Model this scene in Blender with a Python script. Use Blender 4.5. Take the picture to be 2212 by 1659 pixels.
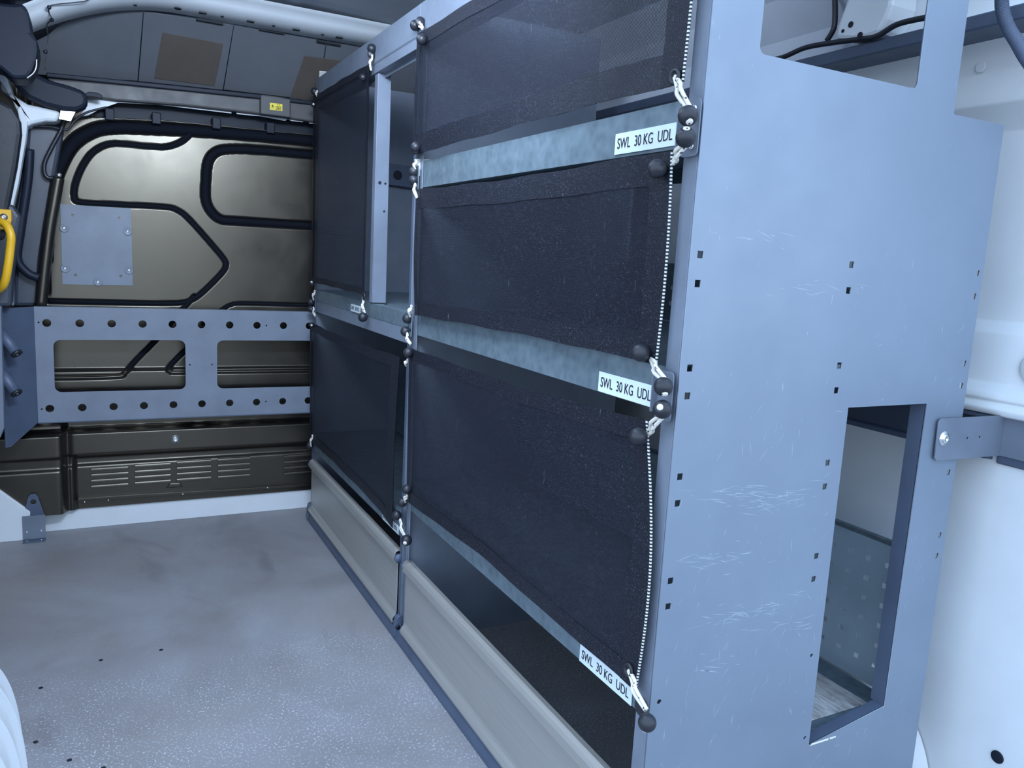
import bpy, bmesh, math, random
import numpy as np
from mathutils import Matrix, Vector
random.seed(4)
for o in list(bpy.data.objects): bpy.data.objects.remove(o)
sc = bpy.context.scene
COL = sc.collection

# ------------------------------------------------------------------ camera, world, lights, exposure
CM = ((0.8886868132, 0.0221830911, -0.4579777922), (-0.4551681539, 0.1631390596, -0.8753328504), (0.0552964710, 0.9863536675, 0.1550765713))
CL = (-0.67997, -0.820764, 1.007203)
FPX = 1710.14
cd = bpy.data.cameras.new('camera'); cam = bpy.data.objects.new('camera', cd); COL.objects.link(cam)
cd.sensor_fit = 'HORIZONTAL'; cd.sensor_width = 36; cd.lens = 36*FPX/2212; cd.clip_start = 0.02
cam.matrix_world = Matrix(CM).to_4x4(); cam.matrix_world.translation = CL
sc.camera = cam
wd = bpy.data.worlds.new('sky'); sc.world = wd; wd.use_nodes = True
wn = wd.node_tree.nodes; wl = wd.node_tree.links
bg = wn['Background']; bg.inputs[1].default_value = 1.0
tc = wn.new('ShaderNodeTexCoord'); sp = wn.new('ShaderNodeSeparateXYZ'); wl.new(tc.outputs['Generated'], sp.inputs[0])
wr = wn.new('ShaderNodeValToRGB'); wl.new(sp.outputs['Z'], wr.inputs[0]); wl.new(wr.outputs[0], bg.inputs[0])
wr.color_ramp.elements[0].position = 0.0; wr.color_ramp.elements[0].color = (0.60, 0.70, 0.82, 1)
wr.color_ramp.elements[1].position = 0.55; wr.color_ramp.elements[1].color = (0.44, 0.62, 0.88, 1)
bg.inputs[1].default_value = 2.3
vs = sc.view_settings
vs.view_transform = 'Standard'; vs.look = 'None'; vs.gamma = 1; vs.use_curve_mapping = False
vs.exposure = 0.55
sc.cycles.max_bounces = 8
def fill_light(name, loc, tgt, sx, sy, w):
    l = bpy.data.lights.new(name, 'AREA'); l.shape = 'RECTANGLE'; l.size = sx; l.size_y = sy; l.energy = w; l.color = (.66, .80, 1.0)
    o = bpy.data.objects.new(name, l); COL.objects.link(o); o.location = loc
    o.rotation_euler = (Vector(tgt)-Vector(loc)).to_track_quat('-Z', 'Y').to_euler(); return o
# added fill lights that brighten the interior, out of frame; housings made up too
FILLS = [((-.42, .30, 1.655), (-.50, 2.2, .85), 17), ((-.40, 1.05, 1.700), (-.45, 1.35, 0), 3.5)]
for i_, (l_, t_, w_) in enumerate(FILLS): fill_light('added_fill_light', l_, t_, .42, .16, w_)

# ------------------------------------------------------------------ helpers
def at(u, v, ax, val):
    """world point on the plane ax=val that the surveyed sight line through (u, v) meets"""
    d = Matrix(CM) @ Vector(((u-1106)/FPX, -(v-829.5)/FPX, -1.0)); c = Vector(CL); i = 'xyz'.index(ax)
    return c + d*((val-c[i])/d[i])

def srgb(r, g, b):
    f = lambda c: (c/255/12.92) if c/255 <= .04045 else ((c/255+.055)/1.055)**2.4
    return (f(r), f(g), f(b), 1)

def mat(name, col, rough=.5, metal=0., spec=.5, coat=0.):
    m = bpy.data.materials.new(name); m.use_nodes = True
    b = m.node_tree.nodes['Principled BSDF']
    b.inputs['Base Color'].default_value = (*col[:3], 1); b.inputs['Roughness'].default_value = rough
    b.inputs['Metallic'].default_value = metal; b.inputs['Specular IOR Level'].default_value = spec
    b.inputs['Coat Weight'].default_value = coat
    return m

class NT:
    def __init__(s, m): s.t = m.node_tree; s.b = s.t.nodes['Principled BSDF']; s.co = None
    def coord(s):
        if not s.co: s.co = s.t.nodes.new('ShaderNodeTexCoord')
        return s.co.outputs['Object']
    def mapping(s, scale, rot=(0, 0, 0)):
        n = s.t.nodes.new('ShaderNodeMapping'); n.inputs['Scale'].default_value = scale; n.inputs['Rotation'].default_value = rot
        s.t.links.new(s.coord(), n.inputs[0]); return n.outputs[0]
    def noise(s, scale, detail=3, rough=.5, vec=None, dist=0):
        n = s.t.nodes.new('ShaderNodeTexNoise'); n.inputs['Scale'].default_value = scale; n.inputs['Detail'].default_value = detail
        n.inputs['Roughness'].default_value = rough; n.inputs['Distortion'].default_value = dist
        s.t.links.new(vec or s.coord(), n.inputs['Vector']); return n.outputs['Fac']
    def ramp(s, fac, stops):
        n = s.t.nodes.new('ShaderNodeValToRGB'); s.t.links.new(fac, n.inputs[0]); r = n.color_ramp
        while len(r.elements) < len(stops): r.elements.new(.5)
        for e, (p, c) in zip(r.elements, stops):
            e.position = p; e.color = (c, c, c, 1) if isinstance(c, (int, float)) else (*c[:3], 1)
        return n.outputs[0]
    def mix(s, fac, a, b, mode='MIX'):
        n = s.t.nodes.new('ShaderNodeMix'); n.data_type = 'RGBA'; n.blend_type = mode
        for v, i in ((fac, 0), (a, 6), (b, 7)):
            if isinstance(v, (int, float)): n.inputs[i].default_value = v if i == 0 else (v, v, v, 1)
            elif isinstance(v, tuple): n.inputs[i].default_value = (*v[:3], 1)
            else: s.t.links.new(v, n.inputs[i])
        return n.outputs[2]
    def math(s, op, a, b=0.):
        n = s.t.nodes.new('ShaderNodeMath'); n.operation = op
        for v, i in ((a, 0), (b, 1)):
            if isinstance(v, (int, float)): n.inputs[i].default_value = v
            else: s.t.links.new(v, n.inputs[i])
        return n.outputs[0]
    def set(s, sock, v): s.t.links.new(v, s.b.inputs[sock])
    def bump(s, h, strength=.2, dist=.002):
        n = s.t.nodes.new('ShaderNodeBump'); n.inputs['Strength'].default_value = strength; n.inputs['Distance'].default_value = dist
        s.t.links.new(h, n.inputs['Height']); s.t.links.new(n.outputs[0], s.b.inputs['Normal'])

def paint(name, col, rough, var=.12, **k):
    m = mat(name, col, rough, **k); n = NT(m)
    f = n.noise(9, 4, .6)
    c0 = tuple(c*(1-var) for c in col[:3]); c1 = tuple(min(1, c*(1+var)) for c in col[:3])
    n.set('Base Color', n.ramp(f, [(.3, c0), (.7, c1)]))
    n.set('Roughness', n.ramp(n.noise(25, 3), [(.3, rough*.9), (.7, min(1, rough*1.12))]))
    n.bump(n.noise(420, 2), .06, .0006)
    return m

SLATE = (0.165, 0.195, 0.250)
M_slate = paint('slate_powder_coat', SLATE, .42)
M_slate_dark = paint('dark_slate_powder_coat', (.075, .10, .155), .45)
# end panel: slate powder coat with pale scratches
M_panel = mat('scratched_slate_powder_coat', SLATE, .38, .45)
n = NT(M_panel)
base = n.ramp(n.noise(5, 4, .6), [(.3, (.225, .275, .35)), (.7, (.25, .305, .385))])
def scratch(rot, sc_, lo, hi, mask_scale, mlo):
    v = n.mapping((sc_, 1, sc_*.055), (0, rot, 0))
    a = n.ramp(n.noise(1, 2, .6, v, .4), [(lo, 0.), (hi, 1.)])
    b = n.ramp(n.noise(mask_scale, 2, .5), [(mlo, 0.), (mlo+.07, 1.)])
    return n.math('MULTIPLY', a, b)
s1 = scratch(.5, 330, .735, .77, 3.2, .50); s2 = scratch(-1.1, 300, .74, .775, 4.1, .53); s3 = scratch(1.45, 380, .72, .76, 2.7, .55)
sc_all = n.math('MAXIMUM', n.math('MAXIMUM', s1, s2), s3)
n.set('Base Color', n.mix(n.math('MULTIPLY', sc_all, .75), base, (.62, .70, .80)))
n.set('Roughness', n.ramp(n.noise(14, 4), [(.3, .40), (.7, .50)]))
n.bump(n.noise(500, 2), .05, .0005)

M_galv = mat('galvanised_steel', (.25, .33, .40), .45, .4)
n = NT(M_galv)
v = n.t.nodes.new('ShaderNodeTexVoronoi'); v.inputs['Scale'].default_value = 60; n.t.links.new(n.coord(), v.inputs['Vector'])
n.set('Base Color', n.mix(.35, n.ramp(n.noise(18, 5, .7), [(.3, (.10, .145, .18)), (.7, (.18, .24, .285))]), n.ramp(v.outputs['Distance'], [(0, (.11, .155, .19)), (.8, (.24, .31, .36))])))
n.set('Roughness', n.ramp(n.noise(40, 4), [(.3, .36), (.7, .55)]))
M_galv_lit = paint('galvanised_steel_lit', (.34, .44, .52), .4, .1, metal=.2)  # lighter copy of the galvanised steel, well light put into the colour
M_alu = mat('brushed_aluminium', (.34, .35, .36), .42, .45)
n = NT(M_alu); f = n.noise(1, 4, .6, n.mapping((300, 4, 300)))
n.set('Base Color', n.ramp(f, [(.3, (.40, .385, .365)), (.7, (.47, .455, .43))])); n.bump(f, .05, .0005)
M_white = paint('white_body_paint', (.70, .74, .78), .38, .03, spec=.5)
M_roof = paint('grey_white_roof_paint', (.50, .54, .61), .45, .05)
M_black = mat('black_body_paint', (.012, .012, .012), .30, 0, .5, 0.); M_black.node_tree.nodes['Principled BSDF'].inputs['IOR'].default_value = 1.85; M_black.node_tree.nodes['Principled BSDF'].inputs['Specular Tint'].default_value = (1, .90, .72, 1); M_black.node_tree.nodes['Principled BSDF'].inputs['Coat Roughness'].default_value = .3
n = NT(M_black); n.set('Roughness', n.ramp(n.noise(6, 5, .6, n.mapping((1, 1, 1)), 1.2), [(.3, .27), (.7, .36)]))
n.set('Base Color', n.ramp(n.noise(7, 5, .7), [(.35, (.008, .008, .010)), (.7, (.014, .013, .012))]))
M_plastic = mat('black_plastic', (.010, .015, .028), .5, 0, .25)
n = NT(M_plastic); n.bump(n.noise(300, 2), .1, .0008)
M_rubber = mat('black_rubber', (.016, .018, .026), .42)
n = NT(M_rubber); n.set('Roughness', n.ramp(n.noise(80, 2), [(.3, .36), (.7, .5)]))
M_steel = mat('zinc_plated_steel', (.75, .77, .78), .25, .9)
n = NT(M_steel); n.set('Roughness', n.ramp(n.noise(60, 2), [(.3, .2), (.7, .35)]))
M_yellow = paint('yellow_plastic', (.75, .42, .02), .4, .08)
M_taupe = paint('grey_plastic_trim', (.085, .082, .085), .5, .1)
M_pillar = paint('dark_blue_grey_trim', (.045, .055, .078), .38, .12)
M_board = paint('grey_fibreboard', (.135, .145, .165), .8, .06)
M_brown = paint('brown_felt_pad', (.105, .088, .075), .95, .1)
M_sun_patch = paint('cream_sun_patch', (.80, .80, .74), .8, .03)  # pale colour that stands for patches of sunlight
M_label = mat('white_label_vinyl', (.68, .78, .84), .35); NT(M_label)
n = NT(M_label); n.set('Base Color', n.ramp(n.noise(30, 3), [(.3, (.66, .76, .82)), (.7, (.72, .82, .87))]))
M_ink = mat('black_ink', (.01, .01, .015), .5)
n = NT(M_ink); n.set('Roughness', n.ramp(n.noise(30, 2), [(.3, .45), (.7, .6)]))
M_yl = paint('yellow_label_vinyl', (.85, .70, .04), .4, .03)
M_groove_shade = mat('matt_black_groove_shade', (.005, .007, .013), .85, 0, .15); n = NT(M_groove_shade); n.bump(n.noise(200, 2), .1, .0006)  # darkness of the grooves put into a colour
M_dark = mat('unlit_cavity_black', (.006, .009, .016), .7)
n = NT(M_dark); n.set('Roughness', n.ramp(n.noise(30, 2), [(.3, .6), (.7, .8)]))
# bungee cord: cream sheath with dark flecks
M_cord = mat('cream_bungee_sheath', (.72, .68, .60), .7)
n = NT(M_cord)
v = n.t.nodes.new('ShaderNodeTexVoronoi'); v.inputs['Scale'].default_value = 150; n.t.links.new(n.coord(), v.inputs['Vector'])
n.set('Base Color', n.ramp(v.outputs['Distance'], [(.18, (.03, .03, .04)), (.26, (.74, .70, .63))]))
# floor
M_floor = mat('worn_vinyl_floor', (.2, .23, .3), .5)
n = NT(M_floor)
big = n.noise(1.6, 5, .6, None, .6)
c = n.ramp(big, [(.30, (.20, .185, .185)), (.50, (.255, .25, .265)), (.72, (.32, .33, .36))])
warm = n.ramp(n.noise(1.1, 3, .5, n.mapping((1, 1.3, 1))), [(.46, 0.), (.66, 1.)])
c = n.mix(n.math('MULTIPLY', warm, .6), c, (.27, .235, .215))
st = n.ramp(n.noise(2.3, 3, .6, n.mapping((1.3, .8, 1)), .8), [(.60, 0.), (.70, 1.)])
c = n.mix(n.math('MULTIPLY', st, .45), c, (.14, .125, .13))
# pale flecks: relief glints put into the colour, denser towards the rear door
sep = n.t.nodes.new('ShaderNodeSeparateXYZ'); n.t.links.new(n.coord(), sep.inputs[0])
glint_mask = n.ramp(n.math('ADD', sep.outputs['Y'], n.math('SUBTRACT', n.math('MULTIPLY', n.noise(3, 3), .5), .42)), [(.0, 1.), (.90, 1.), (1., .15)])
fl = n.ramp(n.noise(210, 2, .7, n.mapping((1, .8, 1))), [(.565, 0.), (.68, 1.)])
fl = n.math('MULTIPLY', fl, n.ramp(n.noise(9, 3), [(.35, .35), (.6, 1.)]))
fl = n.math('MULTIPLY', fl, glint_mask)
c = n.mix(n.math('MULTIPLY', fl, .75), c, (.66, .72, .80))
sc1 = n.math('MULTIPLY', n.ramp(n.noise(1, 2, .6, n.mapping((9, 200, 1), (0, 0, .25)), .5), [(.74, 0.), (.79, 1.)]), .35)
c = n.mix(sc1, c, (.35, .37, .42))
n.set('Base Color', c)
n.set('Roughness', n.ramp(n.noise(8, 4), [(.3, .42), (.7, .62)]))
n.bump(n.noise(190, 3, .7), .35, .0015)
M_wood = mat('dirty_wood_board', (.3, .27, .24), .7)
n = NT(M_wood); f = n.noise(1, 6, .75, n.mapping((70, 14, 20)), .8)
n.set('Base Color', n.ramp(f, [(.34, (.22, .20, .20)), (.5, (.46, .45, .44)), (.68, (.68, .70, .72))]))

# black net: woven PVC mesh with real see-through openings (pattern in metres)
def net_mat(name, hole, tint):
    m = mat(name, tint, .55, 0, .28); k = NT(m)
    s = k.t.nodes.new('ShaderNodeSeparateXYZ'); k.t.links.new(k.coord(), s.inputs[0])
    def cell(o, pitch):
        fr = k.math('FRACT', k.math('MULTIPLY', o, 1/pitch)); return fr
    fy, fz = cell(s.outputs['Y'], .0017), cell(s.outputs['Z'], .0017)
    iny = k.math('LESS_THAN', fy, hole); inz = k.math('LESS_THAN', fz, hole)
    h = k.math('MULTIPLY', iny, inz)
    k.set('Alpha', k.math('SUBTRACT', 1., h))
    yarn = k.ramp(k.noise(1, 3, .6, k.mapping((300, 420, 420))), [(.48, tuple(t*.7 for t in tint)), (.62, tuple(t*2.2 for t in tint)), (.74, (.14, .15, .19))])
    sc_ = k.math('MULTIPLY', k.ramp(k.noise(1, 2, .6, k.mapping((1, 120, 25), (.5, 0, 0)), .6), [(.72, 0.), (.80, 1.)]), .5)
    k.set('Base Color', k.mix(sc_, yarn, (.25, .27, .32)))
    k.bump(k.math('ADD', k.math('ABSOLUTE', k.math('SUBTRACT', fy, .7)), k.math('ABSOLUTE', k.math('SUBTRACT', fz, .7))), .5, .0008)
    return m
M_net = net_mat('black_woven_mesh', .50, (.007, .009, .018))
M_hem = net_mat('black_double_mesh_hem', .22, (.008, .010, .018))
M_stitch = mat('white_black_stitching', (.5, .5, .5), .7)
n = NT(M_stitch); s_ = n.t.nodes.new('ShaderNodeSeparateXYZ'); n.t.links.new(n.coord(), s_.inputs[0])
fr = n.math('FRACT', n.math('MULTIPLY', s_.outputs['Z'], 1/.0048))
n.set('Base Color', n.ramp(fr, [(.48, (.02, .02, .03)), (.56, (.70, .72, .75))]))

def link(o, parent=None):
    COL.objects.link(o)
    if parent is not None: o.parent = parent
    return o
def tag(o, label=None, cat=None, group=None, kind=None):
    if label: o['label'] = label
    if cat: o['category'] = cat
    if group: o['group'] = group
    if kind: o['kind'] = kind
    return o
def thing(name, label, cat, loc=(0, 0, 0), group=None):
    o = bpy.data.objects.new(name, None); o.location = loc; o.empty_display_size = .02; COL.objects.link(o)
    return tag(o, label, cat, group)
def finish(name, me, m, parent=None, smooth=False, bevel=0):
    o = bpy.data.objects.new(name, me)
    if m: me.materials.append(m)
    link(o, parent)
    if parent is not None:
        # children keep world coordinates: undo the parent's location
        o.location = -wloc(parent)
    if smooth:
        for p in me.polygons: p.use_smooth = True
    if bevel:
        b = o.modifiers.new('bevel', 'BEVEL'); b.width = bevel; b.segments = 2; b.limit_method = 'ANGLE'
    return o
def wloc(o):
    v = Vector((0, 0, 0))
    while o is not None: v += o.location; o = o.parent
    return v
def bm_done(bm):
    bmesh.ops.recalc_face_normals(bm, faces=bm.faces)
    me = bpy.data.meshes.new('mesh'); bm.to_mesh(me); bm.free(); return me
def box(name, x0, x1, y0, y1, z0, z1, m, parent=None, bevel=.0008):
    bm = bmesh.new()
    vs_ = [bm.verts.new((x, y, z)) for x in (x0, x1) for y in (y0, y1) for z in (z0, z1)]
    for f in ((0, 1, 3, 2), (4, 6, 7, 5), (0, 4, 5, 1), (2, 3, 7, 6), (0, 2, 6, 4), (1, 5, 7, 3)): bm.faces.new([vs_[i] for i in f])
    return finish(name, bm_done(bm), m, parent, bevel=bevel)
def extr(name, prof, O, U, V, N, L, m, parent=None, smooth=False, bevel=0):
    """closed polygon prof in (U,V), extruded L along N"""
    O, U, V, N = map(Vector, (O, U, V, N)); bm = bmesh.new()
    a = [bm.verts.new(O+U*p+V*q) for p, q in prof]; b = [bm.verts.new(O+U*p+V*q+N*L) for p, q in prof]
    k = len(prof)
    for i in range(k): bm.faces.new([a[i], a[(i+1) % k], b[(i+1) % k], b[i]])
    bm.faces.new(a[::-1]); bm.faces.new(b)
    return finish(name, bm_done(bm), m, parent, smooth, bevel)
def rrect(x0, x1, z0, z1, r, k=5):
    out = []
    for cx, cz, a0 in ((x1-r, z1-r, 0), (x0+r, z1-r, 90), (x0+r, z0+r, 180), (x1-r, z0+r, 270)):
        for i in range(k+1):
            a = math.radians(a0+90*i/k); out.append((cx+r*math.cos(a), cz+r*math.sin(a)))
    return out
def circ(cx, cz, r, k=20): return [(cx+r*math.cos(2*math.pi*i/k), cz+r*math.sin(2*math.pi*i/k)) for i in range(k)]
def plate(name, outer, holes, th, O, U, V, m, parent=None, bev=0):
    """sheet with real cut-outs; outline in (U,V), thickness along U x V both sides"""
    cu = bpy.data.curves.new('c', 'CURVE'); cu.dimensions = '2D'; cu.fill_mode = 'BOTH'; cu.extrude = th/2
    for path in [outer]+holes:
        s = cu.splines.new('POLY'); s.points.add(len(path)-1); s.use_cyclic_u = True
        for i, (p, q) in enumerate(path): s.points[i].co = (p, q, 0, 1)
    ob = bpy.data.objects.new('c', cu); COL.objects.link(ob)
    bpy.context.view_layer.update()
    me = bpy.data.meshes.new_from_object(ob.evaluated_get(bpy.context.evaluated_depsgraph_get()))
    bpy.data.objects.remove(ob); bpy.data.curves.remove(cu)
    U, V = Vector(U), Vector(V); W = U.cross(V); O = Vector(O)
    me.transform(Matrix(((U.x, V.x, W.x, O.x), (U.y, V.y, W.y, O.y), (U.z, V.z, W.z, O.z), (0, 0, 0, 1))))
    bm = bmesh.new(); bm.from_mesh(me); bmesh.ops.remove_doubles(bm, verts=bm.verts, dist=1e-5)
    bmesh.ops.recalc_face_normals(bm, faces=bm.faces); bm.to_mesh(me); bm.free(); me.materials.clear()
    return finish(name, me, m, parent)
def tube_bm(bm, pts, r, k=8, cap=True):
    pts = [Vector(p) for p in pts]; rings = []
    up = Vector((0, 0, 1)); prev = None
    for i, p in enumerate(pts):
        t = (pts[min(i+1, len(pts)-1)]-pts[max(i-1, 0)]).normalized()
        if prev is None:
            a = t.cross(up) if abs(t.z) < .95 else t.cross(Vector((1, 0, 0)))
        else: a = prev-t*prev.dot(t)
        a.normalize(); prev = a; b = t.cross(a); rr = r[i] if isinstance(r, (list, tuple)) else r
        rings.append([bm.verts.new(p+a*rr*math.cos(2*math.pi*j/k)+b*rr*math.sin(2*math.pi*j/k)) for j in range(k)])
    for A, B in zip(rings, rings[1:]):
        for j in range(k): bm.faces.new([A[j], A[(j+1) % k], B[(j+1) % k], B[j]])
    if cap: bm.faces.new(rings[0][::-1]); bm.faces.new(rings[-1])
def spline(pts, k=6):
    pts = [Vector(p) for p in pts]; out = []
    P = [pts[0]]+pts+[pts[-1]]
    for i in range(1, len(P)-2):
        for j in range(k):
            t = j/k; a, b, c, d = P[i-1:i+3]
            out.append(.5*((2*b)+(c-a)*t+(2*a-5*b+4*c-d)*t*t+(3*b-a-3*c+d)*t**3))
    out.append(pts[-1]); return out
def tube(name, pts, r, m, parent=None, k=8, sm=True, curve=True):
    bm = bmesh.new(); tube_bm(bm, spline(pts) if curve and len(pts) > 2 else pts, r, k)
    return finish(name, bm_done(bm), m, parent, sm)
def lathe(name, prof, c, axis, m, parent=None, k=20, smooth=True):
    """prof: list of (radius, height) along axis from point c"""
    A = Vector(axis).normalized(); a = A.cross(Vector((0, 0, 1)) if abs(A.z) < .9 else Vector((1, 0, 0))).normalized(); b = A.cross(a)
    c = Vector(c); bm = bmesh.new(); R = []
    for r, h in prof:
        R.append([bm.verts.new(c+A*h+(a*math.cos(2*math.pi*j/k)+b*math.sin(2*math.pi*j/k))*max(r, 1e-5)) for j in range(k)])
    for P, Q in zip(R, R[1:]):
        for j in range(k): bm.faces.new([P[j], P[(j+1) % k], Q[(j+1) % k], Q[j]])
    bm.faces.new(R[0][::-1]); bm.faces.new(R[-1])
    return finish(name, bm_done(bm), m, parent, smooth)
def bolt(name, c, axis, r, parent, m=None, washer=True):
    p = [(r*1.5, 0), (r*1.5, r*.15), (r*.95, r*.2)] if washer else [(r, 0)]
    p += [(r*.92, r*.35), (r*.75, r*.6), (r*.42, r*.68), (r*.40, r*.35), (0, r*.35)]
    return lathe(name, p, c, axis, m or M_steel, parent, 14)
def sphere(name, c, r, m, parent=None, k=20, axis=(0, 0, 1), hole=0):
    prof = []
    a0 = math.asin(hole) if hole else 0
    for i in range(13):
        a = a0+(math.pi-a0)*i/12; prof.append((r*math.sin(a), r*math.cos(a)))
    if hole: prof = [(0, r*.72), (r*hole*.8, r*.72), (r*hole*.85, r*math.cos(a0)*.98)]+prof
    prof[-1] = (0, -r)
    return lathe(name, prof[::-1], c, axis, m, parent, k)

X, Y, Z = (1, 0, 0), (0, 1, 0), (0, 0, 1)

# ------------------------------------------------------------------ setting: outside ground, floor, walls, roof
BY = 2.2          # bulkhead plane
LX = -.93         # left wall plane
gr = box('ground', -9, 9, -12, 5, -.62, -.55, paint('grey_asphalt', (.22, .23, .24), .9, .15), bevel=0); tag(gr, kind='structure')
floor = box('floor', -1.06, .78, -.85, 2.24, -.03, 0, M_floor, bevel=0); tag(floor, kind='structure')
for u, v in ((88, 1486), (218, 1426), (348, 1404), (77, 1603), (150, 1642), (223, 1659)):
    p = at(u, v, 'z', 0.0005); lathe('screw', [(.0047, 0), (.0047, .0006), (.003, .0002), (0, .0002)], p, Z, M_dark, floor, 14, False)  # screw holes, put in as flat dark discs

# right side wall: pressed body side, profile (x, z) run along y
prof = [(.705, -.03), (.705, .20), (.70, .45), (.70, .772), (.69, .786), (.672, .790), (.668, .800), (.674, .808), (.678, .812), (.672, .816), (.676, .826), (.70, .842), (.705, .90), (.712, .925), (.735, .945),
        (.74, 1.00), (.735, 1.27), (.715, 1.300), (.70, 1.315), (.70, 1.35), (.705, 1.385), (.70, 1.40), (.69, 1.43), (.672, 1.455), (.65, 1.463), (.648, 1.470), (.672, 1.475), (.675, 1.54), (.66, 1.67),
        (.8, 1.67), (.8, -.03)]
prof = [(min(x+.04, .84), z-(.006 if .78 < z < .85 else 0)+(.013 if 1.25 < z < 1.33 else 0)) for x, z in prof]
wr_ = extr('wall_right', prof, (0, -.45, 0), X, Z, Y, 2.69, M_white); tag(wr_, kind='structure')
b = wr_.modifiers.new('b', 'BEVEL'); b.width = .006; b.segments = 3; b.limit_method = 'ANGLE'; b.angle_limit = .25
for p in wr_.data.polygons: p.use_smooth = True
# circular plug hole, oval boss and seam of the side wall
lathe('blanking_plug', [(.0115, 0), (.0115, .0012), (.009, .0016), (0, .001)], at(2155, 1635, 'x', .7445)+Vector((-.0008, 0, 0)), (-1, 0, 0), M_plastic, wr_)
lathe('blanking_plug', [(.010, 0), (.010, .001), (.008, .0014), (0, .0008)], at(2118, 145, 'x', .7395), (-1, 0, 0), M_white, wr_)
# bulge above the waist ridge
bm = bmesh.new(); bmesh.ops.create_uvsphere(bm, u_segments=32, v_segments=16, radius=1)
for v in bm.verts: v.co = Vector((.738+.012*v.co.x, -.095+.085*v.co.y, .872+.045*v.co.z))
finish('pressed_boss', bm_done(bm), M_white, wr_, True)
# wheel arch housing on the right, behind the racking
bm = bmesh.new(); K = 28
rings = []
for x, r in ((.606, .0), (.606, .17), (.60, .185), (.606, .198), (.625, .205), (.71, .21)):
    rings.append([bm.verts.new((min(x+.105, .742), .255+1.05*r*math.cos(math.pi*i/K), r*1.05*math.sin(math.pi*i/K))) for i in range(K+1)])
for A, B in zip(rings, rings[1:]):
    for i in range(K):
        try: bm.faces.new([A[i], A[i+1], B[i+1], B[i]])
        except ValueError: pass
bmesh.ops.remove_doubles(bm, verts=bm.verts, dist=1e-5)
wa = finish('wheel_arch_cover', bm_done(bm), M_white, None, True); tag(wa, 'rounded white wheel arch edge at the foot of the right side wall', 'wheel arch')

# roof: slightly arched skin, with pressed ridges
bm = bmesh.new(); nx, ny = 60, 60; vv = []
for i in range(nx+1):
    x = -1.0+1.7*i/nx
    zc = 1.765-.055*((x+.2)/.75)**2-.05*max(0, abs(x+.2)-.62)**2*6
    row = []
    for j in range(ny+1):
        y = .06+2.18*j/ny
        rid = .006*math.exp(-((x+.105-.02*math.sin(y*3))/.012)**2)+.006*math.exp(-((x+.48)/.014)**2)+.006*math.exp(-((x-.3)/.014)**2)
        row.append(bm.verts.new((x, y, zc-rid)))
    vv.append(row)
for i in range(nx):
    for j in range(ny): bm.faces.new([vv[i][j], vv[i+1][j], vv[i+1][j+1], vv[i][j+1]])
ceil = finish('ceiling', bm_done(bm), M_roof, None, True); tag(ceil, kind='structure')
so = ceil.modifiers.new('s', 'SOLIDIFY'); so.thickness = .01; so.offset = 1

for i_, (l_, t_, w_) in enumerate(FILLS):  # made-up housings for the added fill lights
    lp = box('added_fill_housing', l_[0]-.24, l_[0]+.24, l_[1]-.11, l_[1]+.11, 1.72, 1.752, M_white, ceil, .008)
    for sx_ in (-1, 1): box('bracket', l_[0]+sx_*.225-.006, l_[0]+sx_*.225+.006, l_[1]-.02, l_[1]+.02, l_[2], 1.73, M_white, lp, .002)  # made-up brackets for the added fill housings
# roof bow just behind the bulkhead: hat section, follows the roof curve, with holes
def bow_z(x): return 1.688-.19*max(0, -(x+.45))**2*4.2
bm = bmesh.new(); rows = []
sect = [(1.825, .045), (1.85, .040), (1.862, .022), (1.875, .010), (1.95, -.004), (1.965, .006), (1.97, .03), (2.0, .035)]
K = 70
for i in range(K+1):
    x = -1.0+1.34*i/K
    zc = bow_z(x)+.012
    rows.append([bm.verts.new((x, y, zc+dz)) for y, dz in sect])
for A, B in zip(rows, rows[1:]):
    for j in range(len(sect)-1): bm.faces.new([A[j], A[j+1], B[j+1], B[j]])
bow = finish('trim_1', bm_done(bm), M_white, None, True); tag(bow, kind='structure')
so = bow.modifiers.new('s', 'SOLIDIFY'); so.thickness = .003
for u, v, sq in ((292, 3, 0), (384, 12, 2), (438, 20, 1), (480, 29, 0), (541, 37, 1), (591, 46, 0), (640, 55, 1), (697, 68, 0), (733, 73, 1)):
    p = at(u, v, 'y', 1.905); w = .011 if sq else .005
    p.z = bow_z(p.x)+.0125
    if sq == 1: box('slot', p.x-w, p.x+w, p.y-.007, p.y+.007, p.z-.006, p.z-.0035, M_dark, bow, 0)
    else: lathe('hole', [(w if sq == 0 else .010, 0), (w if sq == 0 else .010, .0025)], p+Vector((0, 0, -.006)), Z, M_dark, bow, 12, False)

# overhead boards leaning between header rail and roof bow
bd = thing('overhead_lining', 'grey fibreboard lining leaning above the black bulkhead', 'lining panel', (-.3, 2.1, 1.6))
T0, T1 = Vector((0, 2.19, 1.515)), Vector((0, 1.968, 1.70))
dirv = (T1-T0).normalized(); nrm = dirv.cross(Vector(X)).normalized()
def on_board(u, v, off=0):
    d = Matrix(CM) @ Vector(((u-1106)/FPX, -(v-829.5)/FPX, -1.0)); c = Vector(CL)
    t = (T0-c).dot(nrm)/d.dot(nrm); return c+d*t
def board(name, px, m, off, th=.004, parent=bd):
    P = [on_board(*q) for q in px]
    if nrm.y < 0: s = 1
    else: s = -1
    bm = bmesh.new(); a = [bm.verts.new(p+nrm*s*off) for p in P]; b_ = [bm.verts.new(p+nrm*s*(off+th)) for p in P]
    k = len(P)
    for i in range(k): bm.faces.new([a[i], a[(i+1) % k], b_[(i+1) % k], b_[i]])
    bm.faces.new(a[::-1]); bm.faces.new(b_)
    return finish(name, bm_done(bm), m, parent, bevel=.001)
top = [(70, 92), (85, 84), (103, 75), (125, 55), (170, 32), (240, 14), (309, 22)]
board('panel', [(62, 158)]+top+[(297, 173)], M_board, 0)
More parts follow.
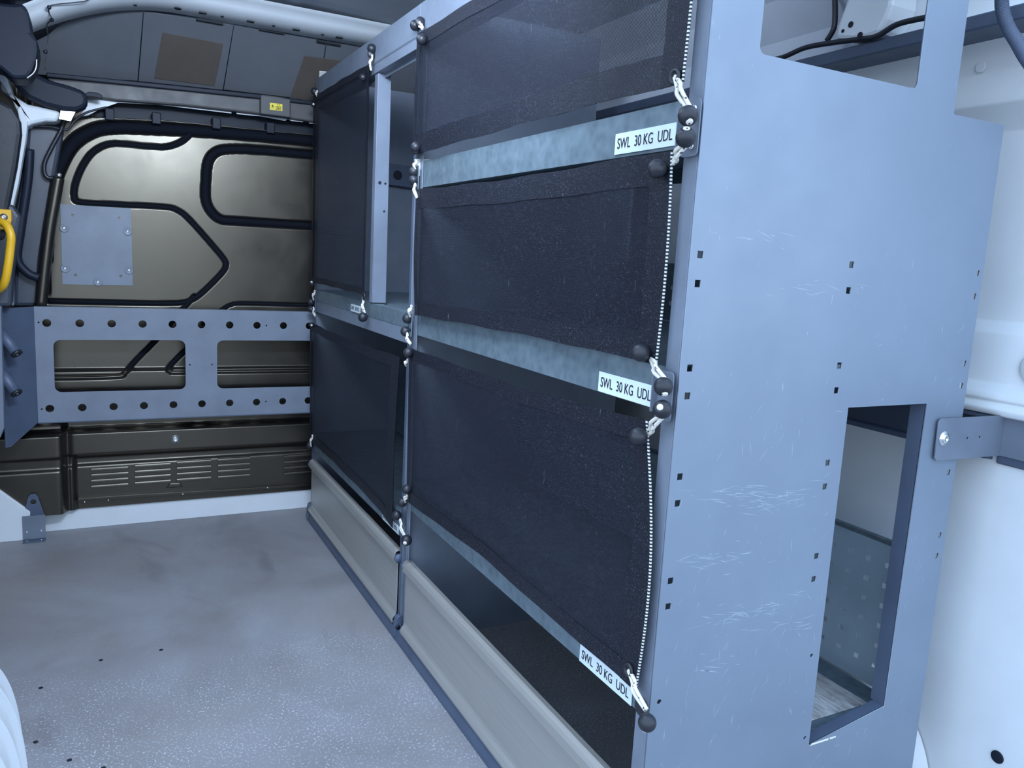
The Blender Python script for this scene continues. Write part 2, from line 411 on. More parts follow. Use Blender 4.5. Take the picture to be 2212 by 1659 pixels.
board('panel', [(299, 173), (311, 22), (504, 52), (481, 192)], M_board, .0015)
board('panel', [(483, 192), (506, 52), (704, 86), (686, 216)], M_board, 0)
board('panel', [(688, 217), (706, 86), (900, 118), (890, 245)], M_board, .0015)
board('felt_pad', [(333, 166), (351, 67), (482, 92), (463, 183)], M_brown, .0056, .002)
board('felt_pad', [(625, 210), (657, 118), (740, 128), (720, 225)], M_brown, .0056, .002)
board('board_sun_patch', [(688, 175), (689, 149), (716, 152), (722, 160)], M_sun_patch, .0090, .002)  # sunlight on the board put in as a pale patch
for (u0, v0), (u1, v1) in (((424, 42), (482, 50)), ((560, 63), (614, 73)), ((684, 87), (735, 98))):
    a, b_ = at(u0, v0, 'y', 1.962), at(u1, v1, 'y', 1.962)
    box('slot', a.x, b_.x, 1.956, 1.966, min(a.z, b_.z)-.003, min(a.z, b_.z)+.003, M_dark, bow, 0)

# header rail below the boards
hd = thing('header_rail', 'long dark grey plastic header rail above the bulkhead with a yellow warning label', 'trim rail', (-.3, 2.17, 1.48))
def strip(name, px, y, th, m, parent, bevel=.002):
    P = [at(u, v, 'y', y) for u, v in px]
    return extr(name, [(p.x, p.z) for p in P], (0, y, 0), X, Z, Y, th, m, parent, bevel=bevel)
strip('rail_body', [(100, 168), (250, 180), (400, 195), (560, 212), (690, 226), (760, 232), (760, 278), (690, 265), (560, 246), (400, 228), (250, 217), (215, 212), (160, 215)], 2.15, .045, M_taupe, hd, .006)
strip('rail_lip', [(100, 156), (400, 186), (560, 203), (700, 221), (700, 229), (560, 213), (400, 196), (100, 166)], 2.14, .05, M_plastic, hd, .003)
hs = strip('latch_housing', [(563, 204), (600, 208), (628, 214), (628, 254), (563, 246)], 2.125, .03, M_taupe, hd, .004)
yl = strip('warning_label', [(583, 222), (610, 225), (610, 240), (583, 237)], 2.1235, .001, M_yl, hd, 0)
p = at(589, 227.5, 'y', 2.1225)
extr('warning_symbol', [(p.x-.004, p.z-.004), (p.x+.004, p.z-.004), (p.x, p.z+.003)], (0, 2.1222, 0), X, Z, Y, .0008, M_ink, yl)
for q in ((586.5, 231, 592, 232.2), (586.5, 233.5, 592, 234.6)):
    a, b_ = at(q[0], q[1], 'y', 2.1222), at(q[2], q[3], 'y', 2.1222); box('warning_print', a.x, b_.x, 2.1222, 2.123, b_.z, a.z, M_ink, yl, 0)
a, b_ = at(596, 229, 'y', 2.1222), at(607, 238, 'y', 2.1222)
plate('warning_frame', [(a.x, b_.z), (b_.x, b_.z), (b_.x, a.z), (a.x, a.z)], [[(a.x+.0015, b_.z+.0015), (b_.x-.0015, b_.z+.0015), (b_.x-.0015, a.z-.0015), (a.x+.0015, a.z-.0015)]], .0006, (0, 2.1224, 0), X, Z, M_ink, yl)
box('warning_print', a.x+.004, b_.x-.004, 2.1222, 2.123, b_.z+.004, a.z-.004, M_ink, yl, 0)
for u in (599.5, 603.5):
    q = at(u, 226.2, 'y', 2.1222); box('warning_print', q.x-.0012, q.x+.0012, 2.1222, 2.123, q.z-.0015, q.z+.0015, M_ink, yl, 0)
# white body flange under the header, with notches
wf = thing('body_flange', 'thin white metal flange strip under the dark header rail', 'metal flange', (-.3, 2.19, 1.42))
pts = [(186, 206), (215, 210), (320, 221), (400, 230), (560, 248), (683, 262), (760, 272)]
low = [(760, 283), (683, 268), (668, 266.5), (668, 261.5), (655, 260), (655, 264), (630, 261.5), (622, 257), (616, 261), (560, 251), (512, 246.5), (510, 243), (500, 242), (500, 245), (340, 226), (255, 222), (215, 236), (190, 250), (170, 252), (185, 232)]
P = [at(u, v, 'y', 2.175) for u, v in pts+low]
extr('flange_sheet', [(p.x, p.z) for p in P], (0, 2.175, 0), X, Z, Y, .003, M_white, wf, bevel=.0005)

# ------------------------------------------------------------------ bulkhead: pressed black steel, real grooves
def pl(px): return [(at(u, v, 'y', BY).x, at(u, v, 'y', BY).z) for u, v in px]
def sm2(p, k=5): return [(q.x, q.z) for q in spline([(a, 0, b) for a, b in p], k)]
GRO = []   # (polyline, half width, depth)
GRO.append((sm2(pl([(96, 560), (100, 470), (112, 400), (150, 318), (200, 282), (250, 274), (300, 275), (420, 281), (560, 292), (700, 306), (1000, 340)])), .021, .020))
GRO.append((sm2(pl([(412, 288), (392, 306), (360, 317), (320, 316), (245, 310), (205, 325), (180, 355), (163, 395), (160, 425), (174, 437), (260, 442), (355, 447), (385, 455), (410, 475), (455, 525), (484, 560), (488, 575), (478, 592), (440, 630), (415, 648), (385, 655), (300, 655), (105, 651)])), .0085, .012))
GRO.append((sm2(pl([(1000, 365), (683, 335), (560, 324), (500, 322), (468, 328), (450, 350), (445, 395), (445, 430), (455, 455), (478, 474), (520, 478), (683, 488), (1000, 505)])), .015, .018))
GRO.append((sm2(pl([(440, 700), (483, 668), (500, 659), (530, 656), (683, 660), (1000, 668)])), .0065, .011))
GRO.append((sm2(pl([(420, 640), (338, 733), (300, 772), (270, 803), (250, 812), (115, 815)])), .008, .011))
GRO.append((sm2(pl([(430, 730), (368, 790), (368, 801), (382, 803), (470, 801), (683, 799), (1000, 797)])), .008, .011))

x0, x1, z0, z1 = -.99, .66, .075, 1.47
nx, nz = 560, 480
gx, gz = np.meshgrid(np.linspace(x0, x1, nx), np.linspace(z0, z1, nz), indexing='ij')
H = np.zeros_like(gx)          # positive = away from the camera (recess)
for path, hw, dep in GRO:
    D = np.full_like(gx, 9.)
    for (ax, az), (bx, bz) in zip(path, path[1:]):
        L = (bx-ax)**2+(bz-az)**2+1e-12
        t = np.clip(((gx-ax)*(bx-ax)+(gz-az)*(bz-az))/L, 0, 1)
        D = np.minimum(D, np.hypot(gx-ax-t*(bx-ax), gz-az-t*(bz-az)))
    q_ = np.clip(1-D/(hw*1.1), 0, 1); H = np.maximum(H, hw*2.0*q_)
ss = lambda a, b, t: np.clip((t-a)/(b-a), 0, 1)**2*(3-2*np.clip((t-a)/(b-a), 0, 1))
# the sheet ends at a straight top edge; the space above it is set back
tl = pl([(120, 262), (200, 250), (350, 257), (560, 277), (700, 291), (900, 312)])
H += .055*ss(-.004, .004, gz-np.interp(gx, [q[0] for q in tl], [q[1] for q in tl]))
# left pillar run: rounded vertical box either side of a recess
up = ss(.80, .84, gz)
H += up*.020*ss(-.828, -.838, gx)*(1-ss(-.868, -.878, gx)) - up*.03*ss(-.875, -.905, gx)
# horizontal bend behind the perforated rail and the lower box section
H += -.022*ss(.565, .552, gz)*(1-ss(.552, .50, gz)*.0)
H += .040*ss(.50, .43, gz)*(1-ss(.35, .345, gz))*1.
H += -.018*(ss(.36, .345, gz)*(1-ss(.275, .262, gz)))
H += .012*(1-ss(.345, .36, gz))*0
H += .020*ss(.265, .25, gz)*ss(-.79, -.765, gx) - .012*ss(.235, .22, gz)
H += -.03*(1-ss(-.815, -.79, gx))*(1-ss(.36, .42, gz))
H += .012*np.exp(-((gx+.80)/.012)**2)*(1-ss(.34, .36, gz))
verts = np.stack([gx, BY+H, gz], -1).reshape(-1, 3)
idx = np.arange(nx*nz).reshape(nx, nz)
F = np.stack([idx[:-1, :-1], idx[1:, :-1], idx[1:, 1:], idx[:-1, 1:]], -1).reshape(-1, 4)
me = bpy.data.meshes.new('mesh'); me.from_pydata(verts.tolist(), [], F.tolist())
bulk = finish('wall_front', me, M_black, None, True); tag(bulk, kind='structure')
def bulk_y(x, z):
    i = int(round((x-x0)/(x1-x0)*(nx-1))); j = int(round((z-z0)/(z1-z0)*(nz-1)))
    return BY+H[min(max(i, 0), nx-1), min(max(j, 0), nz-1)]
for path, hw, dep in GRO:  # black tubes added to paint the shade inside the grooves
    bm = bmesh.new(); tube_bm(bm, [(x, BY+hw*1.15, z) for x, z in path if x < .62], hw*.92, 8)
    finish('groove_shade', bm_done(bm), M_groove_shade, bulk, True)
strip('gap_shade', [(205, 225), (350, 228), (560, 250), (760, 272), (760, 300), (560, 279), (350, 260), (205, 262)], BY+.04, .004, M_plastic, bulk, 0)  # dark strip that paints the shade of the set-back gap
for u in (237, 338, 468, 585):
    a = at(u, 246+(u-237)*.085, 'y', BY-.01); box('support_tab', a.x-.014, a.x+.014, BY-.012, BY+.05, a.z-.02, a.z+.018, M_plastic, bulk, .003)
box('backing', -1.2, .8, BY+.09, BY+.1, -.03, 1.8, M_dark, bulk, 0)
for (ua, va, ub, vb, k) in ((197, 1013, 277, 1006, 4), (291, 1005, 368, 999, 4), (381, 998, 455, 992, 4), (469, 992, 539, 987, 4), (611, 984, 700, 979, 4)):
    for i in range(k):
        a, b_ = at(ua, va+12.5*i, 'y', BY), at(ub, vb+12.5*i*.95, 'y', BY)
        y = bulk_y((a.x+b_.x)/2, a.z)
        # louvre: half-round pressed scoop, open at its lower edge
        prof_ = [(0, .0065), (-.004, .005), (-.0065, .001), (-.0068, -.0045), (-.0055, -.005), (-.004, 0), (0, .002), (.003, .002)]
        extr('louvre', prof_, (a.x, y, (a.z+b_.z)/2), Y, Z, X, b_.x-a.x, M_black, bulk, bevel=.0008)
a = at(377, 943, 'y', BY); bolt('bolt', (a.x, bulk_y(a.x, a.z)-.001, a.z), (0, -1, 0), .011, bulk)
# pressed lashing pocket at the foot of the bulkhead
P = pl([(343, 1051), (358, 1033), (392, 1032), (406, 1049)])
extr('lashing_pocket', P, (0, BY-.012, 0), X, Z, Y, .03, M_black, bulk, bevel=.004)
P = pl([(359, 1051), (366, 1041), (388, 1040), (394, 1049)])
extr('lashing_tongue', P, (0, BY-.02, 0), X, Z, Y, .03, M_black, bulk, bevel=.003)
strip('foot_ledge', [(168, 1077), (300, 1068), (500, 1057), (700, 1043), (700, 1048), (500, 1062), (300, 1075), (168, 1083)], BY-.03, .05, M_black, bulk, .001)
for u, v in ((183, 1085), (234, 1081), (395, 1068), (578, 1054)):
    a = at(u, v-1, 'y', BY-.031); bolt('bolt', a, (0, -1, 0), .003, bulk, washer=False)
a = at(62, 1045, 'y', BY-.06); b_ = at(107, 1043, 'y', BY-.06)
tube('witness_lip', [(a.x, BY-.052, a.z), (b_.x, BY-.052, b_.z)], .0022, M_black, bulk, curve=False)
bolt('bolt', at(95, 573, 'y', BY-.012), (0, -1, 0), .005, bulk); bolt('bolt', at(128, 378, 'y', BY-.01), (0, -1, 0), .005, bulk)

# white sill in front of the bulkhead
P = [(-.006, 0), (-.006, .072), (.003, .082), (.012, .084), (.03, .086), (.08, .090), (.08, 0)]
sill = extr('baseboard_front', P, (-.94, BY, 0), Y, Z, X, 1.61, M_white, bevel=.002); tag(sill, kind='structure')
a = at(364, 1079, 'y', BY-.006); sph = sphere('drain_dimple', (a.x, BY+.002, a.z), .012, M_white, sill)
# sloping corner sill at the left end
P = [at(u, v, 'y', BY-.07) for u, v in ((-60, 1190), (-60, 1000), (0, 1058), (51, 1094), (66, 1104), (66, 1190))]
ck = extr('corner_sill', [(p.x, max(.0, p.z)) for p in P], (0, BY-.075, 0), X, Z, Y, .07, M_white, None, bevel=.003)
tag(ck, 'white sloping corner sill at the left foot of the bulkhead', 'body sill')

# grey blanking plate with five domed bolts
bp = thing('blanking_plate', 'square slate grey steel plate bolted on the black bulkhead', 'metal plate', (-.69, BY-.004, .98))
holes = []
for u, v in ((157, 465), (257, 471), (163, 594), (261, 596)):
    q = at(u, v, 'y', BY-.004); holes.append(circ(q.x, q.z, .0045, 10))
plate('plate_sheet', [(at(u, v, 'y', BY-.004).x, at(u, v, 'y', BY-.004).z) for u, v in ((135, 614), (130, 441), (283, 450), (287, 617))], holes, .003, (0, BY-.004, 0), X, Z, M_slate, bp)
for u, v in ((139, 493), (276, 500), (141, 580), (279, 584), (212, 609)):
    q = at(u, v, 'y', BY-.006)
    lathe('bolt_recess', [(.014, 0), (.014, .0012), (.012, .0018), (.009, .0010), (0, .0010)], (q.x, BY-.0055, q.z), (0, -1, 0), M_slate, bp)
    bolt('bolt', (q.x, BY-.0065, q.z), (0, -1, 0), .0048, bp, washer=False)

# ------------------------------------------------------------------ perforated rail in front of the bulkhead
rl = thing('perforated_rail', 'slate grey perforated steel rail with round holes and two big windows across the bulkhead', 'storage rail', (-.4, 2.1, .40))
hl = []
xs_ = [-.838+.0925*i for i in range(14)]
for x in xs_:
    for z in (.7255, .447): hl.append(circ(x, z, .0125, 24))
for x in (-.376+.0, ):
    pass
for x, z in ((-.8605, .7265), (-.8605, .446), (-.1575, .725), (-.1575, .448), (-.414, .586), (-.342, .586), (.30, .725), (.30, .448)): hl.append(circ(x, z, .0028, 10))
hl.append(rrect(-.822, -.428, .500, .671, .020)); hl.append(rrect(-.325, .07, .500, .671, .020))
plate('rail_sheet', [(-.872, .402), (.46, .402), (.46, .776), (-.872, .776)], hl, .0025, (0, 2.1, 0), X, Z, M_slate, rl)
box('top_fold', -.872, .46, 2.1, 2.13, .7748, .7772, M_slate, rl, .0005)
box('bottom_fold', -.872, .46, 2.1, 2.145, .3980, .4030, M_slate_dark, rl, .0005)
# angled end cheek at the left
RD = Vector((-.10, -.115, 0)).normalized()
PR = [(0, .402), (0, .7765), (.125, .7765), (.125, .345), (.105, .345)]
extr('end_cheek', PR, (-.8725, 2.1, 0), RD, Z, RD.cross(Vector(Z)), .0025, M_slate_dark, rl)
for zt in (.675, .578):
    q0 = at(4, 722 if zt > .6 else 808, 'y', 1.99); q1 = at(36, 764 if zt > .6 else 849, 'y', 1.96)
    pg = thing('hose_peg', 'upper dark grey round peg on the left end of the perforated rail' if zt > .6 else 'lower dark grey round peg on the left end of the perforated rail', 'peg', q0)
    d = (q1-q0).normalized()
    tube('peg_barrel', [q0-d*.03, q1], .0155, M_slate_dark, pg, 18, curve=False)
    lathe('peg_cap', [(.0158, -.004), (.0168, 0), (.0160, .004), (.008, .005), (.007, .002), (0, .002)], q1, d, M_rubber, pg)
    bolt('peg_screw', q1+d*.0025, d, .004, pg, washer=False)
q = at(50, 722, 'y', 2.07); bolt('rivet', q, (-.75*-1, -.65, 0), .003, rl, washer=False)
q = at(52, 809, 'y', 2.07); bolt('rivet', q, (.75, -.65, 0), .003, rl, washer=False)
# foot bracket
fb = thing('floor_bracket', 'small slate tapered steel foot bracket screwed to the white sill', 'bracket', (-.895, 2.14, 0))
fx0, fx1, fm = -.929, -.864, -.8965
plate('upright', [(fx0+.002, .082), (fx1-.002, .082), (fx1-.019, .148), (fx1-.026, .157), (fx0+.026, .157), (fx0+.019, .148)], [circ(fm, .130, .0085, 14)], .003, (0, 2.128, 0), X, Z, M_slate_dark, fb)
plate('skirt', [(fx0, .004), (fx1, .004), (fx1, .084), (fx0, .084)], [], .003, (0, 2.122, 0), X, Z, M_slate, fb)
box('foot', fx0, fx1, 2.092, 2.123, 0, .003, M_slate_dark, fb)
for x in (fx0+.012, fx1-.012):
    bolt('screw', (x, 2.1205, .030), (0, -1, 0), .0035, fb, washer=False)
    bolt('screw', (x, 2.106, .003), Z, .0032, fb, washer=False)

# ------------------------------------------------------------------ left side: door pillar, grab handle, seals
P = [(0, 0), (0, .36), (-.004, .80), (.0, 1.15), (.012, 1.32), (.05, 1.47), (.10, 1.60), (.16, 1.68), (.16, 1.80), (-.06, 1.80), (-.06, 0)]
wlft = extr('wall_left', P, (-1.06, .95, 0), X, Z, Y, 1.3, M_plastic, bevel=.004); tag(wlft, kind='structure')
wl2 = extr('wall_left_rear', [(0, 0), (0, .30), (-.03, .30), (-.03, 0)], (-1.06, -.22, 0), X, Z, Y, 1.17, M_white, bevel=.004); tag(wl2, kind='structure'); wl2.name = 'wall_left.001'
def strip_thing(name, px, y, th, m, label, cat, bevel=.006):
    o = strip(name, px, y, th, m, None, bevel); tag(o, label, cat); return o
ps = thing('door_pillar', 'black painted door pillar beside the bulkhead with white upper corner', 'pillar', (-.9, 2.1, 0))
strip('white_edge', [(20, 480), (40, 395), (56, 300), (60, 262), (44, 228), (36, 235), (44, 270), (38, 330), (22, 410), (4, 470)], 2.05, .05, M_white, ps, .004)
strip('upper_gusset', [(0, 140), (16, 165), (28, 205), (60, 225), (128, 238), (131, 252), (122, 263), (98, 262), (70, 268), (54, 275), (40, 250), (20, 205), (0, 195)], 2.06, .09, M_white, ps, .016)
strip('gusset_strip', [(-30, 100), (8, 150), (26, 196), (18, 204), (0, 175), (-30, 140)], 2.0, .04, M_white, ps, .006)
strip('seal', [(-60, 150), (0, 215), (24, 228), (44, 262), (46, 290), (36, 360), (20, 440), (10, 520), (-60, 520)], 1.95, .05, M_rubber, ps, .012)
strip('inner_trim', [(58, 268), (140, 268), (116, 400), (90, 560), (84, 662), (28, 662), (32, 560), (48, 420)], 2.145, .06, M_pillar, ps, .012)
tube('pillar_bead', [at(u, v, 'y', 2.125) for u, v in ((126, 384), (118, 430), (106, 500), (97, 575), (88, 660))], .018, M_black, ps, 14)
tube('pillar_bead', [at(u, v, 'y', 2.11) for u, v in ((64, 322), (60, 390), (44, 500), (38, 560), (60, 590), (84, 600))], .013, M_plastic, ps, 12)
strip('edge_moulding', [(56, 330), (64, 326), (60, 420), (46, 470), (36, 540), (24, 560), (24, 500), (40, 420)], 2.11, .03, M_plastic, ps, .006)
strip('lower_casing', [(8, 650), (16, 560), (26, 545), (30, 600), (30, 662)], 2.02, .03, M_slate, ps, .004)
strip('lower_post', [(-40, 660), (2, 662), (5, 770), (9, 925), (0, 948), (-40, 940)], 1.93, .04, M_slate, ps, .004)
# plastic housing and arm at the top
hz_ = thing('track_housing', 'dark navy plastic door track housing in the top left corner', 'housing', (-.9, 1.95, 1.5))
strip('housing_body', [(-60, -30), (0, 5), (30, 8), (48, 6), (60, 20), (64, 40), (68, 70), (80, 84), (82, 110), (78, 135), (70, 155), (58, 170), (26, 170), (0, 148), (-60, 130)], 1.76, .12, M_plastic, hz_, .014)
strip('track_arm', [(40, 150), (80, 160), (105, 172), (150, 184), (182, 196), (191, 215), (186, 232), (165, 240), (135, 238), (95, 228), (60, 212), (36, 190), (20, 165)], 2.03, .06, M_plastic, hz_, .014)
strip('arm_tab', [(182, 202), (192, 198), (212, 200), (221, 206), (220, 214), (200, 209), (186, 208)], 2.10, .02, M_plastic, hz_, .002)
tube('rim_highlight', [at(u, v, 'y', 1.752) for u, v in ((79, 128), (78, 145), (72, 158), (58, 169))], .0022, M_steel, hz_)  # highlight on the housing edge put in as a bright tube
# foil tape and cable
ft = strip_thing('foil_tape', [(131, 238), (164, 240), (153, 262), (127, 257)], 2.045, .002, M_steel, 'small silver foil tape square under the black track arm', 'tape', .0005)
cb = tube('drain_hose', [at(u, v, 'y', 2.12) for u, v in ((140, 255), (132, 280), (112, 318), (97, 350), (96, 372), (104, 384), (124, 383))], .0065, M_rubber, None)
tag(cb, 'black hose looping down the left of the bulkhead', 'hose')
sl = tube('rubber_seal', [at(u, v, 'y', 2.12) for u, v in ((70, 273), (110, 274), (145, 280), (160, 262), (178, 248), (196, 240), (230, 232))], .0035, M_rubber, None)
tag(sl, 'thin black rubber seal running along the top edge of the bulkhead', 'seal')
wc = tube('roof_wire', [at(u, v, 'y', 1.84 if v < 20 else (1.87 if v < 50 else 1.94)) for u, v in ((215, -25), (190, 0), (165, 5), (125, 9), (107, 14), (106, 28), (112, 42), (101, 54), (104, 80), (101, 110), (98, 150))], .0016, M_rubber, None)
tag(wc, 'thin black wire clipped across the white roof corner', 'wire')
for u, v in ((106, 16), (112, 43), (98, 112)):
    q = at(u, v, 'y', 1.835 if v < 30 else 1.90); sphere('wire_clip', q, .0058, M_rubber, wc, 12)
# yellow grab handle
gh = thing('grab_handle', 'yellow plastic grab handle screwed to the dark left door pillar', 'handle', at(10, 550, 'y', 1.9))
hp = [at(u, v, 'y', y) for u, v, y in ((-22, 470, 1.93), (-2, 478, 1.89), (14, 487, 1.87), (23, 508, 1.86), (22, 535, 1.86), (17, 575, 1.86), (11, 606, 1.87), (2, 622, 1.89), (-22, 634, 1.93))]
tube('grip', hp, .0115, M_yellow, gh, 14)
P = [at(u, v, 'y', 1.93) for u, v in ((-22, 450), (24, 453), (25, 475), (20, 496), (-22, 496))]
extr('mount_plate', [(p.x, p.z) for p in P], (0, 1.93, 0), X, Z, Y, .03, M_yellow, gh, bevel=.002)
bolt('screw', at(8, 469, 'y', 1.929), (0, -1, 0), .007, gh)
strip('pillar_casing', [(-60, 440), (24, 440), (44, 470), (30, 560), (24, 662), (-60, 662)], 1.96, .08, M_pillar, ps, .01)

# ribbed white wheel arch cover, left foreground
wa = thing('wheel_arch', 'white ribbed wheel arch cover in the lower left foreground', 'wheel arch', (-.9, .45, 0))
bm = bmesh.new(); rows = []; K = 420; J = 40
for i in range(K+1):
    t = math.pi/2*i/K*1.0
    # plan: superellipse from the long inner face round to the end face
    y_ = .67*math.sin(t)**.45 if i else 0; f_ = max(0, 1-(y_/.67)**7)**(1/7)
    row = []
    for j in range(J+1):
        zz = .415*math.sin(math.pi/2*j/J); r = max(0, 1-(zz/.415)**3.4)**(1/3.4)
        rib = .011*max(0, math.cos(2*math.pi*y_/.085))**7*(1 if y_ < .64 else 0)*(r**.3)
        row.append(bm.verts.new((-1.03+(.222*f_*r)+rib*f_, .06+y_*(.35+.65*r), zz)))
    rows.append(row)
for A, B in zip(rows, rows[1:]):
    for j in range(J): bm.faces.new([A[j], A[j+1], B[j+1], B[j]])
finish('arch_shell', bm_done(bm), M_white, wa, True)
tube('sealant_bead', [(-.8045, .08+.09*i, .003) for i in range(6)], .003, M_rubber, wa)

# ------------------------------------------------------------------ racking units
PT = .003
LOWX, UPX, STEP, TOPZ = .614, .485, 1.264, 1.585
near = thing('shelving_unit', 'near grey steel shelving unit with a tall scratched end panel and three net-fronted bays', 'shelving', (0, .5, 0))
far = thing('shelving_unit', 'far grey steel shelving unit against the bulkhead with an open upper bay and post', 'shelving', (0, 1.55, 0))
def sq(cx, cz, s=.0048): return [(cx-s, cz-s), (cx+s, cz-s), (cx+s, cz+s), (cx-s, cz+s)]
outer = [(0, 0), (LOWX+.006, 0), (LOWX, STEP), (UPX+.001, STEP), (UPX, TOPZ), (0, TOPZ)]
holes = []
for r in range(4):
    for dz in (0, -.0378):
        for cx, lim in ((.016, 99), (.3015, 99), (.601, 99)):
            z = 1.0273-.15*r+dz
            holes.append(sq(cx, z))
LW = [(.337, .246), (.517, .275), (.518, .812), (.332, .812)]
UW = rrect(.083, .3955, 1.288, 1.52, .010)
holes2 = holes+[LW, UW, circ(.0155, .395, .004, 12), circ(.318, .408, .0035, 10), circ(.326, .262, .0035, 10)]
EP = plate('end_panel', outer, holes2, PT, (0, PT/2, 0), X, Z, M_panel, near); EP['label'] = 'tall scratched slate end panel with two cut-out windows'
# paint scratches: hair-thin marks standing a tenth of a millimetre on the panel face
bm = bmesh.new(); rs = random.Random(11)
def mark(x, z, L, a, w):
    dx, dz = math.cos(a)*L/2, math.sin(a)*L/2; nx_, nz_ = -math.sin(a)*w/2, math.cos(a)*w/2
    if not (.01 < x-abs(dx) and x+abs(dx) < .60 and z > .02): return
    if x+abs(dx) > .325 and x-abs(dx) < .525 and .24 < z < .82: return
    bm.faces.new([bm.verts.new(p) for p in ((x-dx, -.00012, z-dz), (x+nx_, -.00012, z+nz_), (x+dx, -.00012, z+dz), (x-nx_, -.00012, z-nz_))])
for i in range(230):
    mark(rs.uniform(.02, .58), rs.triangular(.08, .98, .45), rs.uniform(.004, .028), rs.gauss(1.2, .5), rs.uniform(.0003, .0008))
for cx, cz, k_ in ((.12, .695, 30), (.20, .675, 30), (.10, .60, 20), (.28, .47, 16), (.17, .505, 30), (.06, .43, 12), (.05, .60, 12), (.25, .99, 12), (.13, 1.06, 8)):
    for j in range(k_): mark(cx+rs.gauss(0, .05), cz+rs.gauss(0, .008), rs.uniform(.008, .05), rs.gauss(-.08, .18), rs.uniform(.0003, .0009))
sm_ = finish('scratch_marks', bm_done(bm), paint('bared_pale_scratch', (.42, .50, .60), .6), near); sm_['kind'] = 'stuff'

box('front_flange', 0, .003, PT, .032, 0, TOPZ, M_slate, near, .0015)
# folded reveal of the lower window
extr('window_reveal', [(.517, .275), (.5185, .275), (.5195, .812), (.518, .812)], (0, PT, 0), X, Z, Y, .026, M_slate_dark, near)
extr('window_reveal', [(.337, .246), (.517, .275), (.517, .2735), (.337, .2445)], (0, PT, 0), X, Z, Y, .020, M_slate_dark, near)
box('raw_edge', .340, .40, -.0006, .0004, .2445, .2475, M_cord, near, .0004).rotation_euler = (0, 0, 0)

def divider(parent, y, name, m=M_slate):
    o = plate(name, outer, [], PT, (0, y, 0), X, Z, m, parent)
    return o
divider(near, 1.018, 'divider_panel'); divider(far, 1.044, 'divider_panel'); divider(far, 2.05, 'divider_panel')
box('front_flange', 0, .0025, .995, 1.018, 0, TOPZ, M_slate, near, .001)
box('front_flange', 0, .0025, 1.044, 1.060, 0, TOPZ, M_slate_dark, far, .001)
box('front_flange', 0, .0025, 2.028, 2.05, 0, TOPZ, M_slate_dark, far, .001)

def shelf(parent, y0, y1, ztop, dep, lip, m=M_galv, back=.0, name='shelf'):
    prof_ = [(.0005, ztop-lip), (.0005, ztop), (dep, ztop), (dep, ztop-.03), (dep-.0015, ztop-.03), (dep-.0015, ztop-.0015), (.002, ztop-.0015), (.002, ztop-lip+.0015), (.018, ztop-lip+.0015), (.018, ztop-lip)]
    return extr(name, prof_, (.0025, y0, 0), X, Z, Y, y1-y0, m, parent, bevel=.0006)
shelf(near, .034, 1.016, 1.226, .475, .062)
shelf(near, .034, 1.016, .875, .600, .063)
shelf(near, .034, 1.016, .440, .303, .074)
shelf(far, 1.047, 2.047, .862, .600, .040)
shelf(far, 1.047, 2.047, .335, .303, .062)
box('cross_bar', .004, .0065, 1.047, 2.047, .783, .824, M_slate, far)
# perforated back sheets
def backsheet(parent, x, y0, y1, z0_, z1_, pats, name='back_sheet', m=M_galv):
    hs_ = []
    for kind, yy, zz in pats:
        if kind == 's': hs_.append(sq(yy, zz, .0050))
        else: hs_.append([(yy-.0018, zz-.008), (yy+.0018, zz-.008), (yy+.0018, zz+.008), (yy-.0018, zz+.008)])
    return plate(name, [(y0, z0_), (y1, z0_), (y1, z1_), (y0, z1_)], hs_, .0015, (x, 0, 0), Y, Z, m, parent)
backsheet(near, .3055, .034, 1.016, .442, .632, [('v', .08+.036*i, .598) for i in range(24) if i % 5 != 3]+[('v', .10+.036*i, .565) for i in range(22) if i % 3 != 1])
backsheet(near, .601, .034, 1.016, .247, .525, [('s', .05+.0405*i, .289+.0395*j-.0) for i in range(23) for j in range(6)], m=M_galv_lit)
extr('back_sheet_lip', [(0, .525), (0, .537), (-.012, .537), (-.012, .5355), (-.0015, .5355), (-.0015, .525)], (.603, .034, 0), X, Z, Y, .98, M_galv, near)
tr = box('well_tray', .31, .600, .034, 1.016, .236, .2435, M_galv, near, .001)
box('well_board', .318, .545, .052, 1.0, .2437, .2462, M_wood, near, .001)
box('tray_front_lip', .31, .600, .030, .0345, .236, .2465, M_galv, near, .001)
backsheet(near, .482, .034, 1.016, 1.228, 1.30, [])
backsheet(far, .601, 1.047, 2.047, .864, 1.10, [])
backsheet(far, .3055, 1.047, 2.047, .337, .60, [])
backsheet(near, .602, .034, 1.016, .877, 1.02, [('s', .10+.0405*i, .92+.0395*j) for i in range(22) for j in range(2)])
box('mullion', .30, .34, .55, .56, .877, 1.22, M_slate_dark, near)
# top beam
for pr, y0, y1 in ((near, .004, 1.03), (far, 1.0303, 2.052)):
    extr('top_beam', [(-.001, 1.512), (-.0035, 1.516), (-.0035, 1.580), (0, 1.584), (.040, 1.584), (.040, 1.572), (.042, 1.572), (.042, 1.586), (-.002, 1.586), (-.006, 1.582), (-.006, 1.515), (-.003, 1.511), (-.003, 1.488), (.018, 1.486), (.018, 1.476), (.021, 1.476), (.021, 1.489), (0, 1.490)],
         (0, y0, 0), X, Z, Y, y1-y0, M_slate, pr, bevel=.0008)
